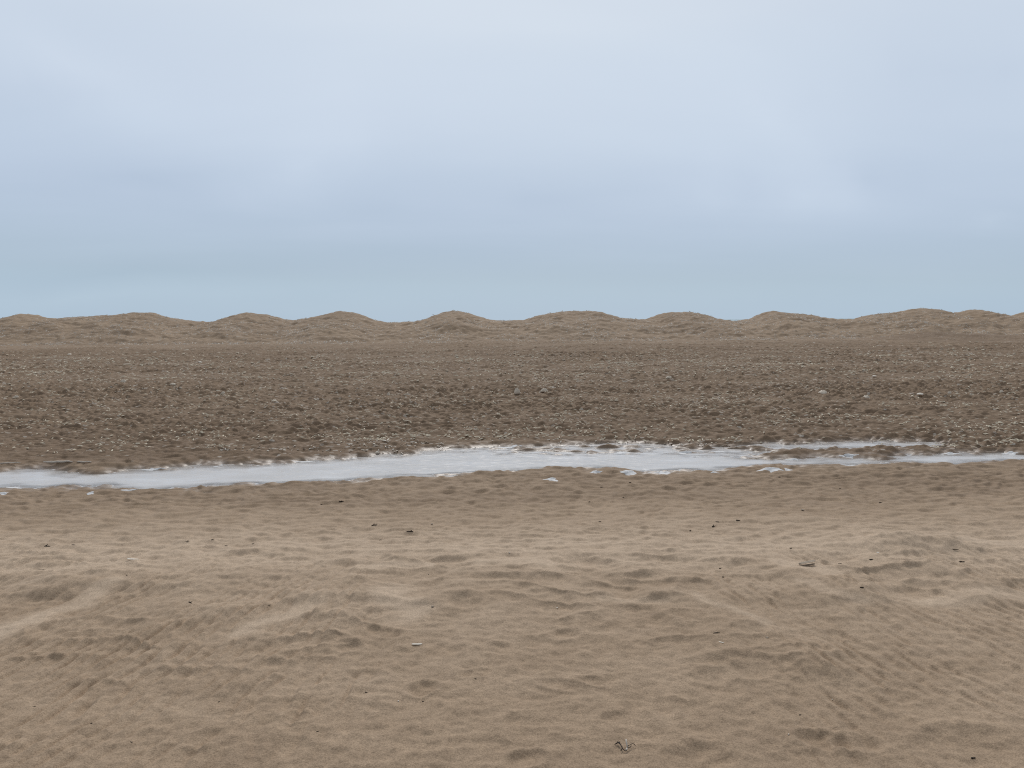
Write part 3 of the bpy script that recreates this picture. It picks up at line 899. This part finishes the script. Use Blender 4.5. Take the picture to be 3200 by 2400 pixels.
place_shell('shell_fragment', 2732, 1178, 16, 10, 'bright white fragment far out in the rough flat at right', 15)
place_shell('shell_fragment', 2875, 1237, 22, 15, 'bright white long fragment with dark shadow in the rough flat at right', 16)
place_shell('shell_fragment', 625, 1134, 14, 0, 'bright white fragment far out in the rough flat at left', 17)


# pale stones in the rough flat
for i, (px, py, w, h, lab) in enumerate([
        (385, 1191, 20, 9, 'pale rounded stone in the rough flat at left'),
        (697, 1229, 14, 8, 'pale pointed stone in the rough flat, left of centre'),
        (540, 1200, 22, 5, 'flat pale stone right of the rounded one at left'),
        (218, 1107, 20, 5, 'flat pale stone far out at left below the dunes'),
        (50, 1241, 16, 7, 'dull pale stone at the far left edge of the rough flat'),
        (1214, 1231, 12, 9, 'round pale stone near the middle of the rough flat'),
        (1092, 1237, 10, 5, 'small pale stone left of the round one near the middle'),
        (857, 1250, 20, 5, 'flat pale stone with a white top, left of centre'),
        (1616, 1222, 18, 16, 'tall pale stone in the middle of the rough flat'),
        (1700, 1222, 22, 10, 'low pale stone right of the tall one'),
        (2570, 1225, 40, 10, 'wide pale stone heap in the rough flat at right'),
        (2708, 1239, 26, 8, 'wide low stone right of the pale heap'),
        (2967, 1228, 12, 8, 'small pale stone at the right of the rough flat'),
        (3130, 1222, 14, 6, 'small pale flat stone near the right edge of the rough flat'),
        (2625, 1050, 22, 6, 'pale stone on the berm below the dunes at right'),
        (2090, 1180, 22, 6, 'pale flat stone right of centre in the rough flat')]):
    s = pix(px, py); r = random.Random(300 + i)
    o = link_mesh('pale_stone', *blob(w * s, max(w * .7, h * 1.3) * s, h * s, r, 16, .16, 6, -h * s * .15), MAT_STONE)
    x, y, z = spot(px, py + h * .35); o.location = (x, y, z - .01); o.rotation_euler = (0, 0, r.uniform(0, 6))
    tag(o, lab, 'stone', 'pale stones in the rough flat')

# white foam left on the banks of the pool
FOAM = [(2075, 1479, 60, 12, 'bright white foam patch on the near bank, the biggest, right of centre'),
        (1965, 1478, 52, 9, 'white foam patch on the near bank, left of the biggest one'),
        (2018, 1468, 22, 6, 'small foam patch above and between the two larger ones on the near bank'),
        (1860, 1477, 34, 5, 'thin foam streak at the near edge, left of the white patches'),
        (1720, 1495, 44, 10, 'grey foam patch on the near bank, below the middle of the pool'),
        (2415, 1468, 62, 9, 'broken white foam patch on the right near bank'),
        (2463, 1470, 26, 7, 'small foam patch at the right end of the broken one'),
        (2235, 1477, 22, 4, 'thin foam streak on the near bank under the gap in the channel'),
        (10, 1541, 24, 7, 'white foam patch at the left edge of the picture on the near bank'),
        (282, 1544, 26, 5, 'small white foam patch on the near bank at left'),
        (40, 1524, 60, 6, 'pinkish foam streak at the near edge of the pool, far left'),
        (400, 1533, 60, 4, 'thin foam streak along the near edge of the pool at left'),
        (1940, 1415, 36, 8, 'white foam on an islet in the middle of the pool'),
        (2140, 1416, 44, 6, 'foam streak over the shallow middle right of the pool'),
        (2180, 1428, 44, 4, 'thin foam streak under the shallow middle right'),
        (2250, 1412, 34, 4, 'thin foam streak beside the start of the spit'),
        (2650, 1428, 70, 4, 'foam streak along the lower edge of the spit at right'),
        (2480, 1434, 50, 4, 'foam streak at the left of the spit edge'),
        (2970, 1419, 70, 4, 'foam streak at the far side of the lower channel at right'),
        (3160, 1418, 50, 6, 'white foam at the right edge of the lower channel'),
        (2660, 1455, 60, 5, 'foam streak by the near edge of the lower channel at right'),
        (1590, 1398, 60, 5, 'foam streak along the far edge, middle of the pool'),
        (1350, 1424, 60, 4, 'foam streak at the far edge left of the middle'),
        (950, 1443, 70, 4, 'foam streak along the far edge of the pool, left of centre'),
        (470, 1468, 60, 4, 'foam streak along the far edge of the pool at left')]


def foam_sheet(x, y, a, b2, r):
    """thin ragged skin of foam, lying on whatever is under it"""
    seg, lev = 64, 7
    ph = [r.uniform(0, math.tau) for _ in range(9)]; am = [.30 * r.uniform(.3, 1) / (1 + .25 * k) for k in range(9)]
    V = [(0, 0)]
    for k in range(1, lev):
        q = k / (lev - 1)
        for i in range(seg):
            t = math.tau * i / seg
            rr = q * max(.12, 1 + sum(am[m] * math.sin((m + 2) * t + ph[m]) for m in range(9)) * q)
            V.append((math.cos(t) * a * rr, math.sin(t) * b2 * rr))
    V = np.array(V)
    zt = np.maximum(height(V[:, 0] + x, V[:, 1] + y), ZW)
    q = np.concatenate([[0], np.repeat(np.arange(1, lev) / (lev - 1), seg)])
    zt = zt + .0055 * (1 - q ** 3) - .0015 + .002 * pn((V[:, 0] + x) / .03, (V[:, 1] + y) / .03, 600)
    z0 = float(zt[0])
    Vv = [(float(p[0]), float(p[1]), float(z) - z0) for p, z in zip(V, zt)]
    Fc = [(0, 1 + i, 1 + (i + 1) % seg) for i in range(seg)]
    for k in range(lev - 2):
        o1 = 1 + k * seg; o2 = o1 + seg
        Fc += [(o1 + i, o2 + i, o2 + (i + 1) % seg, o1 + (i + 1) % seg) for i in range(seg)]
    o = link_mesh('foam_patch', Vv, Fc, MAT_FOAM)
    o.location = (x, y, z0)
    return o


for i, (px, py, w, h, lab) in enumerate(FOAM):
    s = pix(px, py); r = random.Random(500 + i)
    x, y, z = spot(px, py)
    hit = max(z, ZW)
    if z < ZW:
        x, y = on_plane(px, py, ZW)
    o = foam_sheet(x, y, w * s * .5, h * s * 2.2, r)
    tag(o, lab, 'foam', 'white foam patches along the pool')


# shells scattered over the rough flat: the largest 300 in view one by one, the rest as one litter
def shell_field():
    r = random.Random(77)
    proto = []
    for k in range(3):
        l = (.115, .09, .10)[k]
        proto.append(('razor_shell', razor_valve(l, l * .2, l * .055, .0016, .03 + .02 * k)))
    for k in range(4):
        proto.append(('shell_fragment', clam_valve((.05, .04, .06, .035)[k], (.042, .034, .04, .03)[k], .012 + .003 * k, r, .5)))
    mats = [MAT_SHELL, MAT_SHELL2]
    pos = []
    R = np.random.RandomState(9)
    n = 210000
    yy = 9.6 * (46 / 9.6) ** (R.rand(n) ** 1.15); xx = R.uniform(-1, 1, n) * yy * 0.80
    d = 0.22 + 0.75 * pn(xx / 2.6, yy / 1.3, 211) + 0.55 * pn(xx / .7, yy / .5, 402)
    d = d * (1 - 0.75 * sm(28, 36, yy)) * np.where(yy < 20, .55, .8)
    d = d * (pool_depth(xx, yy) < -0.05)
    keep = R.rand(n) < np.clip(d, 0.015, .8) * .5
    xx = xx[keep]; yy = yy[keep]
    zz = height(xx, yy)
    order = np.argsort(np.hypot(xx, yy))
    xx = xx[order]; yy = yy[order]; zz = zz[order]
    inview = np.abs(xx) < yy * 0.69
    idx = np.where(inview)[0]
    near = list(idx[:300]); rest = [i for i in range(len(xx)) if i not in set(near)]
    base = {}
    for i in near:
        k = r.randrange(3) if r.random() < .6 else r.randrange(3, len(proto)); mk = 0 if r.random() < .6 else 1
        name, (V, Fc) = proto[k]
        if (k, mk) not in base:
            o = link_mesh(name, V, Fc, mats[mk]); base[(k, mk)] = o
        else:
            o = base[(k, mk)].copy(); COL.objects.link(o)
        o.location = (xx[i], yy[i], zz[i] + .004)
        o.rotation_euler = (r.uniform(-.5, .5), r.uniform(-.35, .35), r.uniform(0, math.tau))
        f = r.uniform(.35, .75); o.scale = (f, f, f)
        tone = 'white' if mk == 0 else 'tan'
        if name == 'razor_shell':
            tag(o, '%s narrow razor shell among the lumps of rough sand behind the pool' % tone, 'shell', '%s razor shells on the rough flat' % tone)
        else:
            tag(o, '%s chipped round shell among the lumps of rough sand behind the pool' % tone, 'shell', '%s chipped shells on the rough flat' % tone)
    V = []; Fc = []
    for i in rest:
        l = r.uniform(.028, .085) * (1 + 1.2 * min(1, max(0, (yy[i] - 14) / 16))); w = l * r.uniform(.12, .34); a = r.uniform(0, math.pi); t = r.uniform(-.25, .5)
        h = l * r.uniform(.06, .22)
        ca, sa = math.cos(a), math.sin(a); k = len(V)
        for (u, v, q) in ((-.5, 0, 0), (-.2, -.5, 0), (.3, -.45, 0), (.5, 0, 0), (.25, .5, 0), (-.25, .45, 0), (0, 0, 1)):
            px = u * l; py = v * w
            V.append((xx[i] + px * ca - py * sa, yy[i] + px * sa + py * ca, zz[i] + .004 + q * h + px * t * .5 + .01))
        Fc += [(k + j, k + (j + 1) % 6, k + 6) for j in range(6)]
    o = link_mesh('shell_litter', V, Fc, MAT_LITTER, None, False)
    tag(o, 'pale shell litter strewn over the far part of the rough flat', 'litter', kind='stuff')
    print('shells', len(near), len(rest))


shell_field()


# ------------------------------------------------------------------ sky and light
SUN_EL, SUN_AZ = 38.0, 1.0       # degrees above the horizon, degrees to the right of straight ahead
W = bpy.data.worlds.new('World'); SC.world = W; W.use_nodes = True
nt = W.node_tree
for n in list(nt.nodes): nt.nodes.remove(n)
out = N(nt, 'ShaderNodeOutputWorld'); bg = N(nt, 'ShaderNodeBackground')
nt.links.new(bg.outputs[0], out.inputs[0])
STR = 0.1
bg.inputs['Strength'].default_value = STR
sky = N(nt, 'ShaderNodeTexSky', sky_type='NISHITA')
sky.sun_disc = False; sky.sun_elevation = math.radians(SUN_EL); sky.sun_rotation = math.radians(SUN_AZ)
tc = N(nt, 'ShaderNodeTexCoord'); D = tc.outputs['Generated']
sx = N(nt, 'ShaderNodeSeparateXYZ'); nt.links.new(D, sx.inputs[0])
zz = mathn(nt, 'MAXIMUM', sx.outputs[2], 0.0)
den = mathn(nt, 'ADD', zz, 0.13)
cb = N(nt, 'ShaderNodeCombineXYZ')
nt.links.new(mathn(nt, 'DIVIDE', sx.outputs[0], den), cb.inputs[0])
nt.links.new(mathn(nt, 'DIVIDE', sx.outputs[1], den), cb.inputs[1])
C = cb.outputs[0]
mpa = N(nt, 'ShaderNodeMapping'); mpa.inputs['Rotation'].default_value = (0, 0, math.radians(-48)); mpa.inputs['Scale'].default_value = (0.55, 1.25, 1); mpa.inputs['Location'].default_value = (2.6, 8.1, 0)
nt.links.new(C, mpa.inputs[0])
nA = noise(nt, mpa.outputs[0], 0.75, 4, 0.5, dist=0.4)
mpo = N(nt, 'ShaderNodeMapping'); mpo.inputs['Location'].default_value = (4.3, 1.7, 2.2)
nt.links.new(C, mpo.inputs[0])
nB = noise(nt, mpo.outputs[0], 0.5, 3, 0.5)
warp = mathn(nt, 'MULTIPLY', mathn(nt, 'SUBTRACT', nA, 0.5), 0.10)
elev = mathn(nt, 'ADD', sx.outputs[2], mathn(nt, 'MULTIPLY', warp, mathn(nt, 'ADD', mathn(nt, 'MULTIPLY', zz, 3.0, True), 0.12)))
sl = mathn(nt, 'ADD', elev, mathn(nt, 'MULTIPLY', sx.outputs[0], 0.022))
K = [(0.0, lin(172, 193, 212)), (0.030, lin(173, 194, 212)), (0.047, lin(173, 193, 210)), (0.060, lin(171, 190, 207)), (0.10, lin(178, 195, 214)), (0.14, lin(187, 202, 221)),
     (0.20, lin(195, 209, 226)), (0.28, lin(202, 214, 229)), (0.36, lin(203, 215, 229)), (0.7, lin(228, 232, 238)), (1.0, lin(236, 239, 243))]
base = rampn(nt, sl, K, 'B_SPLINE')
vA = rampn(nt, nA, [(0.30, (0.93, 0.945, 0.955)), (0.5, (1, 1, 1)), (0.72, (1.04, 1.045, 1.04))])
vB = rampn(nt, nB, [(0.30, (0.95, 0.96, 0.985)), (0.7, (1.025, 1.03, 1.02))])
amt = mathn(nt, 'ADD', 0.12, mathn(nt, 'MULTIPLY', zz, 1.6), True)
cl = mixc(nt, amt, base, vA, 'MULTIPLY')
cl = mixc(nt, amt, cl, vB, 'MULTIPLY')
# broad brighter and duller parts of the cloud deck: direction of the middle, spread, tilt, strength
yy = mathn(nt, 'MAXIMUM', sx.outputs[1], 0.15)
g = N(nt, 'ShaderNodeCombineXYZ')
nt.links.new(mathn(nt, 'DIVIDE', sx.outputs[0], yy), g.inputs[0]); nt.links.new(mathn(nt, 'DIVIDE', sx.outputs[2], yy), g.inputs[1])
wn = N(nt, 'ShaderNodeTexNoise'); wn.inputs['Scale'].default_value = 4.5; wn.inputs['Detail'].default_value = 4
nt.links.new(g.outputs[0], wn.inputs['Vector'])
wv = N(nt, 'ShaderNodeVectorMath', operation='MULTIPLY_ADD'); nt.links.new(wn.outputs['Color'], wv.inputs[0])
wv.inputs[1].default_value = (0.34, 0.05, 0); wv.inputs[2].default_value = (-0.17, -0.025, 0)
gw = N(nt, 'ShaderNodeVectorMath', operation='ADD'); nt.links.new(g.outputs[0], gw.inputs[0]); nt.links.new(wv.outputs[0], gw.inputs[1])
tot = None
for px, py, rx, ry, rot, st in [(250, 190, 560, 160, -30, .035), (1000, 520, 330, 230, 0, .055), (950, 280, 800, 300, 0, .03), (-40, 330, 300, 200, 0, -.05), (420, 560, 620, 150, -8, -.05),
                                (1700, 620, 650, 150, 0, -.055), (2470, 620, 280, 170, 0, .06), (2350, 380, 650, 220, -28, .03), (3080, 670, 120, 50, 0, .035), (2740, 560, 200, 110, 0, -.03),
                                (3000, 230, 420, 230, 0, -.035), (450, 850, 1100, 70, 0, -.035), (350, 925, 800, 55, 2, .035), (1500, 780, 900, 90, 0, -.02), (2900, 850, 500, 120, 0, .015)]:
    d = ray(px, py)
    m_ = N(nt, 'ShaderNodeMapping', vector_type='TEXTURE')
    m_.inputs['Location'].default_value = (d[0] / d[1], d[2] / d[1], 0)
    m_.inputs['Rotation'].default_value = (0, 0, math.radians(rot))
    m_.inputs['Scale'].default_value = (rx * 1.3 / FOC, ry * 1.3 / FOC, 1)
    nt.links.new(gw.outputs[0], m_.inputs[0])
    gr_ = N(nt, 'ShaderNodeTexGradient', gradient_type='QUADRATIC_SPHERE'); nt.links.new(m_.outputs[0], gr_.inputs[0])
    v_ = mathn(nt, 'MULTIPLY', gr_.outputs['Fac'], st * 0.72)
    tot = v_ if tot is None else mathn(nt, 'ADD', tot, v_)
bl = N(nt, 'ShaderNodeCombineXYZ')
for k_, w_ in enumerate((1.2, 1.0, 0.74)):
    nt.links.new(mathn(nt, 'ADD', mathn(nt, 'MULTIPLY', tot, w_ * 1.6), 1.0), bl.inputs[k_])
cl = mixc(nt, 1.0, cl, bl.outputs[0], 'MULTIPLY')
# the cloud is brighter on the side of the hidden sun and duller overhead and behind
fr = N(nt, 'ShaderNodeVectorMath', operation='DOT_PRODUCT'); nt.links.new(D, fr.inputs[0])
fr.inputs[1].default_value = (math.sin(math.radians(SUN_AZ)), math.cos(math.radians(SUN_AZ)), 0.0)
cl = mixc(nt, 1.0, cl, rampn(nt, mathn(nt, 'ADD', mathn(nt, 'MULTIPLY', fr.outputs['Value'], 0.5), 0.5), [(0.0, (0.44, 0.45, 0.46)), (0.5, (0.62, 0.63, 0.64)), (0.74, (1, 1, 1))]), 'MULTIPLY')
sc10 = N(nt, 'ShaderNodeVectorMath', operation='SCALE'); sc10.inputs['Scale'].default_value = 1 / STR
nt.links.new(cl, sc10.inputs[0])
fin = mixc(nt, 0.96, sky.outputs[0], sc10.outputs[0])
nt.links.new(fin, bg.inputs['Color'])

sun = bpy.data.lights.new('sun', 'SUN'); sun.energy = 1.5; sun.angle = math.radians(10); sun.color = (1.0, 0.97, 0.93)
so = bpy.data.objects.new('sun', sun); COL.objects.link(so)
e, a = math.radians(SUN_EL), math.radians(SUN_AZ)
dirv = Vector((math.cos(e) * math.sin(a), math.cos(e) * math.cos(a), math.sin(e)))
so.rotation_euler = dirv.to_track_quat('Z', 'Y').to_euler()

SC.view_settings.view_transform = 'Standard'
SC.view_settings.look = 'None'
SC.view_settings.exposure = 0.0
SC.view_settings.gamma = 1.0

SC.cycles.use_denoising = False
SC.cycles.pixel_filter_type = 'BLACKMAN_HARRIS'
SC.cycles.filter_width = 1.1
